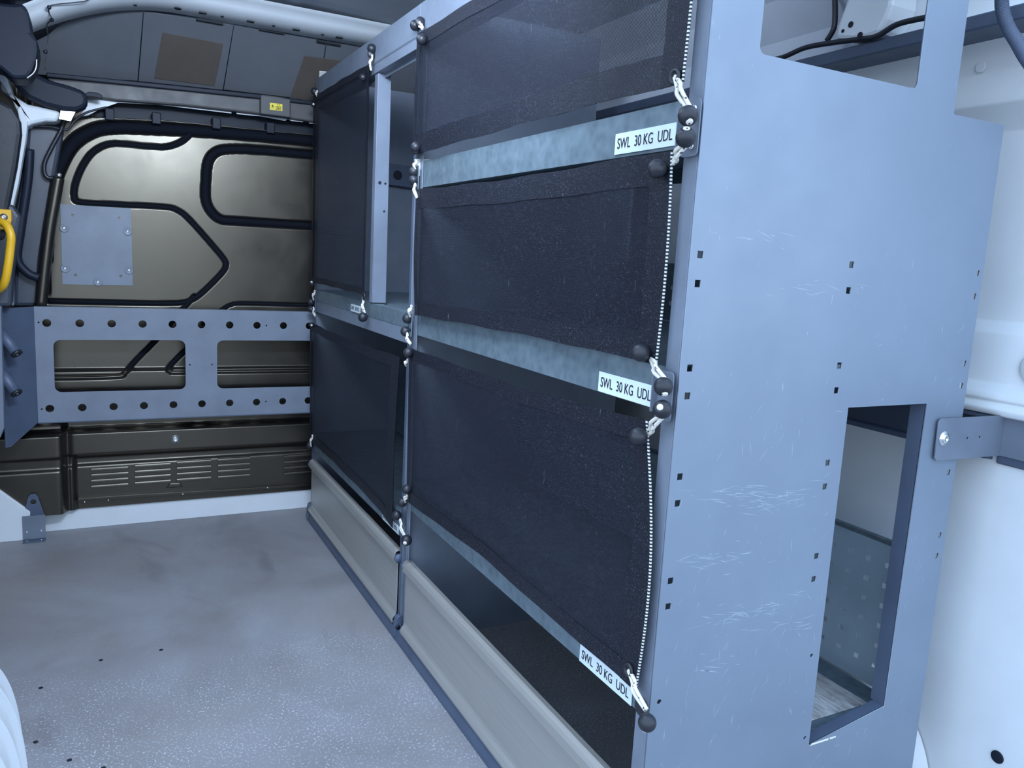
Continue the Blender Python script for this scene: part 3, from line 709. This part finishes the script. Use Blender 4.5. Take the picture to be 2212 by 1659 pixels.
# post in the far unit
ps_ = plate('post', [(.001, .865), (.040, .865), (.036, 1.486), (.001, 1.486)], [circ(.013, 1.197, .0050, 12), circ(.029, 1.196, .0035, 10), circ(.028, 1.12, .0035, 10)], .003, (0, 1.362, 0), X, Z, M_slate, far)
box('post_flange', 0, .003, 1.363, 1.39, .865, 1.486, M_slate, far, .001)
q = at(809, 664, 'x', .02); lathe('hole', [(.005, 0), (.005, .001)], (.03, 1.33, .8625), Z, M_dark, far, 12, False)
# far cross rail seen in the open bay
cr = thing('cross_rail', 'grey cross rail with a round hole deep in the open far bay', 'rail', (.3, 2.12, 1.3))
P = [at(u, v, 'y', 2.02) for u, v in ((836, 352), (905, 362), (905, 408), (836, 398))]
q = at(859, 379, 'y', 2.02)
plate('rail_sheet', [(p.x, p.z) for p in P][::-1]+[], [circ(q.x, q.z, .017, 20)], .003, (0, 2.02, 0), X, Z, M_slate_dark, cr)
box('rail_back', P[0].x, P[1].x, 2.024, 2.03, min(p.z for p in P)+.01, max(p.z for p in P)-.01, M_dark, cr, 0)

# flap doors (aluminium, rolled lip top and bottom) and plinths
def flap(parent, y0, y1, zt, zb, label):
    pr = [(.010, zt), (-.002, zt+.003), (-.010, zt), (-.0135, zt-.008), (-.0130, zt-.026), (-.0085, zt-.032), (-.004, zt-.036), (-.004, zb+.030), (-.006, zb+.024), (-.012, zb+.017), (-.0155, zb+.009), (-.014, zb+.002), (-.007, zb-.002), (0, zb),
          (.0005, zb+.004), (-.006, zb+.003), (-.011, zb+.006), (-.012, zb+.010), (-.009, zb+.016), (-.003, zb+.022), (-.001, zb+.030), (-.001, zt-.036), (-.005, zt-.030), (-.0095, zt-.025), (-.0100, zt-.009), (-.008, zt-.003), (-.002, zt-.001), (.010, zt-.003)]
    o = extr('flap_door', pr, (0, y0, 0), X, Z, Y, y1-y0, M_alu, parent, bevel=.0006); o['label'] = label
    return o
f1 = flap(near, .030, .998, .233, .036, 'brushed aluminium drop-down flap with rolled edges')
f2 = flap(far, 1.064, 2.030, .236, .036, 'brushed aluminium drop-down flap with rolled edges')
for pr, y0, y1 in ((near, .004, 1.028), (far, 1.030, 2.052)):
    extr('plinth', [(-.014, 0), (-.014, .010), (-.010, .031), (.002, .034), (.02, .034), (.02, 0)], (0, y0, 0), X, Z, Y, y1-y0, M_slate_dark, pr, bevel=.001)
for pr, y0 in ((near, .999), (far, 2.031), (far, 1.050)):
    lathe('pivot', [(.012, -.004), (.0125, 0), (.0125, .006), (.010, .009)], (-.003, y0+.004, .218), Y, M_slate_dark, pr, 14)
for y in (1.0405, 2.042):
    extr('hinge_bracket', [(-.018, .012), (-.016, .050), (-.012, .066), (-.002, .070), (.004, .060), (.004, .012)], (0, y-.010, 0), X, Z, Y, .018, M_slate_dark, far, bevel=.002)
    lathe('hinge_pin', [(.006, -.014), (.006, .014), (.004, .016)], (-.010, y, .040), Y, M_plastic, far, 12)
for u, v in ((1000, 1330), (990, 1343), (1310, 1650)):
    pass

# safety labels on shelf lips
def safety(parent, p00, p11, slant=0., label=None):
    """p00=(y,z) lower corner nearest the bulkhead (reads left), p11=(y,z) upper near corner"""
    ya, za = p00; yb, zb = p11
    lb = box('safety_label', .0008, .0022, yb, ya, za, zb, M_label, parent, .0002)
    lb.location.x += -.0024+.0022
    lb['label'] = 'white safety label reading SWL 30 KG UDL'
    cu = bpy.data.curves.new('t', 'FONT'); cu.body = 'SWL  30 KG  UDL'; cu.size = 1; cu.extrude = .004
    ob = bpy.data.objects.new('t', cu); COL.objects.link(ob); bpy.context.view_layer.update()
    me = bpy.data.meshes.new_from_object(ob.evaluated_get(bpy.context.evaluated_depsgraph_get())); bpy.data.objects.remove(ob)
    xs = [v.co.x for v in me.vertices]; ys = [v.co.y for v in me.vertices]
    w, h = max(xs)-min(xs), max(ys)-min(ys); L = ya-yb; Hh = zb-za
    sx, sy = L*.90/w, Hh*.50/h
    for v in me.vertices:
        a = (v.co.x-min(xs))*sx+L*.05; b2 = (v.co.y-min(ys))*sy+Hh*.26
        v.co = Vector((.0004-(.0003 if v.co.z > 0 else 0), ya-a, za+b2))
    me.materials.clear()
    t = finish('lettering', me, M_ink, lb)
    t.location = (0, 0, 0)
    t['label'] = 'black lettering SWL 30 KG UDL'
    return lb
def lab_y(u, v): p = at(u, v, 'x', 0); return (p.y, p.z)
a = at(1326, 335, 'x', 0); b_ = at(1468, 266, 'x', 0); safety(near, (a.y, 1.1685), (.052, 1.1985))
a = at(1291, 838, 'x', 0); safety(near, (a.y, .8135), (.052, .8445))
a = at(1250, 1430, 'x', 0); safety(near, (a.y, .3665), (.045, .3965))
a = at(757, 673, 'x', 0); safety(far, (a.y, .8235), (at(786, 680, 'x', 0).y, .8455))
a = at(825, 1115, 'x', 0); safety(far, (a.y, .2745), (at(860, 1150, 'x', 0).y, .2975))

# anchor brackets on the racking (rounded tab with two rivets)
def bracket(parent, u, v0, v1, w=.034, left=False):
    a = at(u, v0, 'x', -.006); b2 = at(u, v1, 'x', -.006); yc = (a.y+b2.y)/2
    o = plate('cord_bracket', rrect(yc-w/2, yc+w/2, b2.z, a.z, .007), [], .002, (-.006, 0, 0), Y, Z, M_slate, parent)
    for z in (a.z-.012, b2.z+.012):
        bolt('rivet', (-.0072, yc-w/2+.010, z), (-1, 0, 0), .0045, o, washer=False)
    box('bracket_fold', -.016, -.006, yc+w/2-.0018, yc+w/2, b2.z+.010, a.z-.010, M_slate, o, .0004)
    return o
bracket(near, 1492, 216, 338); bracket(near, 1435, 800, 910)

# ------------------------------------------------------------------ nets
def netpanel(name, label, cor, sag=None, hem=(.034, .030, .034, .034), group='black mesh nets across the shelf bays', wav=.004, seed=0, stitched=True):
    """cor: (y,z) of far-top, near-top, near-bottom, far-bottom (y decreases towards the camera)"""
    root = thing(name, label, 'net', (0, (cor[0][0]+cor[1][0])/2, (cor[0][1]+cor[2][1])/2), group)
    rnd = random.Random(seed); ph = [rnd.random()*6 for _ in range(6)]
    def S(s, t, off=0.):
        # s 0..1 far->near, t 0..1 top->bottom
        FT, NT_, NB, FB = [Vector((0, c_[0], c_[1])) for c_ in cor]
        p = (FT*(1-s)+NT_*s)*(1-t)+(FB*(1-s)+NB*s)*t
        if sag:
            p.z += sag[0]*math.sin(math.pi*s)*(1-t)+sag[1]*math.sin(math.pi*s)*t
            p.y += sag[2]*math.sin(math.pi*t)*s-sag[3]*math.sin(math.pi*t)*(1-s)
        e = min(s, 1-s, .12)/.12
        p.x = -.012-wav*(math.sin(3.1*s*3+ph[0])*.5+math.sin(5*t+ph[1]+2*s)*.4+math.sin(11*s+3*t+ph[2])*.25)*e-off
        if t > .93 or t < .07: p.x += 0
        p.z += .0012*math.sin(23*s+ph[3])*(t if t > .5 else 1-t)
        return p
    def grid(nm, s0, s1, t0, t1, off, m, a=60, b=24, par=root, both=False):
        bm = bmesh.new(); R = [[bm.verts.new(S(s0+(s1-s0)*i/a, t0+(t1-t0)*j/b, off)) for j in range(b+1)] for i in range(a+1)]
        for i in range(a):
            for j in range(b): bm.faces.new([R[i][j], R[i][j+1], R[i+1][j+1], R[i+1][j]])
        return finish(nm, bm_done(bm), m, par, True)
    grid('net_sheet', 0, 1, 0, 1, 0, M_net, 70, 30)
    W = abs(cor[0][0]-cor[1][0]); Hh = abs(cor[0][1]-cor[3][1])
    ht, hb, hn, hf = hem
    grid('hem', 0, 1, 0, ht/Hh, .0012, M_hem, 70, 3); grid('hem', 0, 1, 1-hb/Hh, 1, .0012, M_hem, 70, 3)
    grid('hem', 1-hn/W, 1, 0, 1, .0018, M_hem, 4, 30); grid('hem', 0, hf/W, 0, 1, .0018, M_hem, 4, 30)
    if stitched:
        bm = bmesh.new(); tube_bm(bm, [S(1, i/60, .001) for i in range(61)], .0019, 6)
        finish('edge_stitching', bm_done(bm), M_stitch, root, True)
    bm = bmesh.new(); tube_bm(bm, [S(0, i/40, .001) for i in range(41)], .0012, 6); finish('edge_piping', bm_done(bm), M_rubber, root, True)
    return root, S
BR = .0128
def ball(root, c, axis=(0, -.6, -.8), knot=True, r=BR):
    b1 = sphere('ball_stopper', c, r, M_rubber, root, 22, axis, .42)
    A = Vector(axis).normalized()
    if knot: lathe('cord_end', [(r*.34, r*.5), (r*.36, r*.95), (r*.28, r*1.05), (0, r*1.08)], c, A, M_cord, b1, 10)
    return b1
def ring(root, c):
    pr = [(.0055, -.0015), (.0055, .002), (.0075, .0032), (.0105, .0022), (.011, 0), (.0105, -.001)]
    lathe('grommet', pr, c, (-1, 0, 0), M_rubber, root, 20)
    lathe('grommet_hole', [(.0056, 0), (.0056, .0012)], c, (-1, 0, 0), M_dark, root, 14, False)
def loop(root, g, b_, out=.010, spread=.004):
    """doubled bungee from g (net edge or grommet) to the stopper ball b_"""
    g, b_ = Vector(g), Vector(b_); d = (b_-g); side = Vector((0, -d.z, d.y)); side = side.normalized()*spread if side.length > 0 else Vector((0, spread, 0))
    for s in (-1, 1):
        mid = (g+b_)/2+side*s*1.1+Vector((-out*.4, 0, 0))
        tube('bungee_cord', [g+side*s*.3, g*.7+b_*.3+side*s, mid, b_+side*s*.5+Vector((.002, 0, 0))], .0027, M_cord, root, 8)
PX = -.015
def P3(u, v, x=PX): return at(u, v, 'x', x)

n1, S1 = netpanel('shelf_net', 'black mesh net across the top near bay, its upper edge out of frame', [(1.024, 1.512), (.030, 1.510), (.030, 1.243), (1.026, 1.239)], (0, .004, -.004, -.006), hem=(.03, .045, .048, .022), seed=1)
n2, S2 = netpanel('shelf_net', 'black mesh net across the middle near bay, tight between two labelled shelves', [(.992, 1.158), (.040, 1.160), (.036, .878), (.975, .862)], (-.006, .004, -.006, -.012), hem=(.045, .032, .044, .022), seed=2)
n3, S3 = netpanel('shelf_net', 'black see-through mesh net across the lowest near bay with a slack right edge', [(1.006, .782), (.046, .797), (.020, .405), (.985, .398)], (-.010, .012, -.022, .0), hem=(.03, .03, .040, .022), seed=3, wav=.006)
n4, S4 = netpanel('shelf_net', 'narrow tall black mesh net on the upper far bay beside the post', [(2.052, 1.526), (1.402, 1.516), (1.398, .885), (2.046, .889)], (0, .0, 0, 0), hem=(.02, .02, .02, .02), seed=4, stitched=False)
n5, S5 = netpanel('shelf_net', 'black mesh net across the lower far bay, hanging loose at its right edge', [(2.048, .742), (1.072, .748), (1.085, .292), (2.022, .306)], (-.006, .016, .012, .0), hem=(.03, .03, .06, .02), seed=5, stitched=False)
# near unit, right-hand ends
g = P3(1458, 166, -.016); ring(n1, g); b = P3(1486, 250, -.026); loop(n1, g, b+Vector((0, 0, .008))); ball(n1, b, (-.2, -.55, -.6))
c1 = P3(1420, 365, -.026); ball(n2, c1, (-.2, .95, -.1)); b = P3(1481, 297, -.026); loop(n2, P3(1454, 352, -.012), b-Vector((0, 0, .008))); ball(n2, b, (-.3, -.4, .75))
c1 = P3(1384, 762, -.026); ball(n2, c1, (-.2, .95, .15)); b = P3(1433, 835, -.026); loop(n2, P3(1406, 775, -.012), b+Vector((0, 0, .008))); ball(n2, b, (-.2, -.55, -.65))
c1 = P3(1379, 943, -.026); ball(n3, c1, (-.2, .95, -.1)); b = P3(1431, 884, -.026); loop(n3, P3(1399, 938, -.012), b-Vector((0, 0, .008))); ball(n3, b, (-.75, -.5, .35))
g = P3(1358, 1447, -.016); ring(n3, g); b = P3(1398, 1561, -.026); loop(n3, g, P3(1394, 1535, -.022)); ball(n3, b, (-.2, .1, -.95))
lathe('anchor_washer', [(.012, 0), (.0125, .002), (.008, .004), (.004, .004), (0, .003)], P3(1384, 1527, -.006), (-1, 0, 0), M_rubber, near)
# near unit, left-hand ends
r2 = .0125
b = P3(897, 55); ball(n1, b, (-.2, .9, .2), False, r2); lathe('anchor_washer', [(.012, -.004), (.0125, 0), (.010, .003)], P3(909, 48), (0, -1, 0), M_rubber, near)
loop(n1, P3(913, 62), P3(906, 45), spread=.003); ball(n1, P3(911, 85, -.024), (-.2, .95, 0), True, r2)
ball(n1, P3(898, 318, -.024), (-.1, .9, .35), True, r2)
loop(n1, P3(899, 345), P3(896, 368), spread=.003); ball(n1, P3(894, 371), (-.2, 0, 1), False, r2); ball(n2, P3(894, 389), (-.2, 0, -1), False, r2); loop(n2, P3(895, 392), P3(900, 428), spread=.003)
loop(n2, P3(889, 660), P3(884, 684), spread=.003); ball(n2, P3(880, 688), (-.3, .4, -.7), False, r2)
ball(n3, P3(876, 716), (-.3, .4, .7), False, r2); loop(n3, P3(878, 718), P3(886, 744), spread=.003)
ball(n3, P3(882, 762, -.024), (-.3, .6, -.5), True, r2); loop(n3, P3(880, 778), P3(876, 790), spread=.002)
ball(n3, P3(879, 1057, -.024), (-.3, .9, .1), True, r2); ball(n3, P3(869, 1085), (-.3, .9, .1), False, r2); loop(n3, P3(880, 1070), P3(874, 1084), spread=.003)
# far unit
ball(n4, P3(803, 105), (-.3, .2, .8), False, r2); lathe('anchor_washer', [(.011, -.003), (.0115, 0), (.009, .003)], P3(803, 117), (0, -1, 0), M_rubber, far); loop(n4, P3(804, 118), P3(800, 152), spread=.003)
ball(n4, P3(784, 167, -.022), (-.3, .9, 0), True, .010)
ball(n4, P3(679, 197), (-.3, .5, .3), False, r2); loop(n4, P3(685, 195), P3(684, 208), spread=.002); ball(n4, P3(677, 226, -.02), (-.2, -.9, 0), True, .009)
ball(n4, P3(674, 612, -.022), (-.3, -.6, .5), True, .010); loop(n4, P3(680, 628), P3(676, 648), spread=.003); ball(n4, P3(672, 652), (-.3, .4, -.7), False, r2)
g = P3(784, 642); ring(n4, P3(786, 640, -.016)); loop(n4, g, P3(787, 678), spread=.004); ball(n4, P3(784, 685, -.02), (-.3, -.3, -.8), False, .014)
ball(n5, P3(672, 668), (-.3, .4, .7), False, r2); loop(n5, P3(677, 664), P3(680, 683), spread=.003); ball(n5, P3(673, 702, -.022), (-.2, -.9, 0), True, .010)
loop(n5, P3(675, 940), P3(671, 964), spread=.003); ball(n5, P3(669, 962), (-.3, .4, -.7), False, r2)
ball(n5, P3(857, 1113, -.02), (-.3, .9, 0), True, r2); loop(n5, P3(864, 1122), P3(874, 1160), spread=.004); ball(n5, P3(878, 1167, -.02), (-.5, -.7, -.2), True, .014)
bk = plate('cord_bracket', rrect(.998, 1.018, 1.150, 1.214, .004), [circ(1.010, 1.194, .006, 12), circ(1.010, 1.170, .006, 12)], .002, (-.008, 0, 0), Y, Z, M_galv, near)
bk = plate('cord_bracket', rrect(1.008, 1.026, .805, .862, .004), [circ(1.018, .846, .006, 12), circ(1.018, .822, .006, 12)], .002, (-.008, 0, 0), Y, Z, M_galv, near)

# sunlit patch put in as a cream sheet behind the top near net
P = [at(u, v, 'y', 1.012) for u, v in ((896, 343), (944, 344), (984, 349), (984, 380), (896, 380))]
cc = extr('sun_patch', [(p.x, p.z) for p in P], (0, 1.0135, 0), X, Z, (0, -1, 0), .0015, M_sun_patch); tag(cc, 'painted sunlit patch on the divider just under the top near net', 'light patch')

# ------------------------------------------------------------------ wall brace, lashing rail, hose, cables
br = thing('wall_brace', 'slate steel brace plate bolting the end panel to the side wall', 'bracket', (.64, -.004, .75))
plate('brace_plate', [(.553, .715), (.735, .712), (.730, .785), (.551, .7865), (.546, .781), (.548, .720)], [circ(.628, .7495, .0028, 10), circ(.662, .7495, .0028, 10)], .003, (0, -.0055, 0), X, Z, M_slate, br)
bolt('bolt', (.5635, -.0072, .7525), (0, -1, 0), .0085, br)
box('brace_return', .728, .731, -.14, -.004, .712, .785, M_slate, br, .0005)
lr = thing('lashing_rail', 'dark slate lashing rail along the right side wall under the white ridge', 'rail', (.70, .5, .75))
extr('rail_channel', [(.739, .705), (.739, .712), (.712, .712), (.712, .704), (.738, .700), (.7445, .700), (.7445, .782), (.712, .782), (.712, .776), (.7385, .775)], (0, .012, 0), X, Z, Y, 2.15, M_slate_dark, lr)
extr('rail_channel', [(.731, .700), (.735, .696), (.7445, .700), (.7445, .786), (.731, .785)], (0, -.45, 0), X, Z, Y, .45, M_slate_dark, lr)
# corrugated hose at the top right
hp = [P3(u, v, .60) for u, v in ((2170, -60), (2164, -10), (2166, 25), (2178, 60), (2196, 90), (2216, 125), (2245, 165))]
hs = spline(hp, 40); rr = [.0085+(.0017 if i % 4 < 2 else -.0007) for i in range(len(hs))]
bm = bmesh.new(); tube_bm(bm, hs, rr, 14); hse = finish('corrugated_hose', bm_done(bm), paint('slate_hose', (.10, .13, .20), .45), None, True); tag(hse, 'grey corrugated hose curving down in the top right corner', 'hose')
# upper rail, cables and pillar seen through the upper window
def wt(name, px, x, r, m, label, cat):
    o = tube(name, [P3(u, v, x) for u, v in px], r, m, None); tag(o, label, cat); return o
wt('cable_loom', [(1640, 135), (1690, 124), (1740, 103), (1800, 92), (1860, 84), (1895, 78), (1940, 52), (2010, 36)], .645, .0055, M_rubber, 'black cable loom sagging along the wall behind the upper window', 'cable')
o = tube('roof_cable', [P3(u, v, .655) for u, v in ((1803, -20), (1804, 30), (1801, 62), (1786, 88))], .0055, M_rubber, None); tag(o, 'short black cable dropping to the loom beside the white roof pillar', 'cable')
lg = thing('ledge_rail', 'long navy trim rail along the wall below the cable loom', 'rail', (.66, .5, 1.44))
extr('rail_strip', [(.655, 1.438), (.652, 1.462), (.728, 1.464), (.735, 1.436)], (0, -.05, 0), X, Z, Y, 2.1, M_slate_dark, lg, bevel=.003)
pp = thing('roof_pillar', 'white pressed roof pillar rib seen through the upper window', 'pillar', (.65, .33, 1.5))
P = [P3(u, v, .64) for u, v in ((1835, -60), (1828, 0), (1808, 55), (1803, 84), (1840, 86), (1870, 82), (1896, 72), (1914, 40), (1926, 10), (1932, -60))]
extr('pillar_rib', [(p.y, p.z) for p in P], (.64, 0, 0), Y, Z, X, .075, M_white, pp, bevel=.008)
for u, v, r in ((1838, 53, .006), (1821, 67, .0035), (1858, 76, .006)):
    lathe('hole', [(r, 0), (r, .001)], P3(u, v, .6395), (-1, 0, 0), M_dark, pp, 14, False)
# shaded inner roof side panel behind the upper bay
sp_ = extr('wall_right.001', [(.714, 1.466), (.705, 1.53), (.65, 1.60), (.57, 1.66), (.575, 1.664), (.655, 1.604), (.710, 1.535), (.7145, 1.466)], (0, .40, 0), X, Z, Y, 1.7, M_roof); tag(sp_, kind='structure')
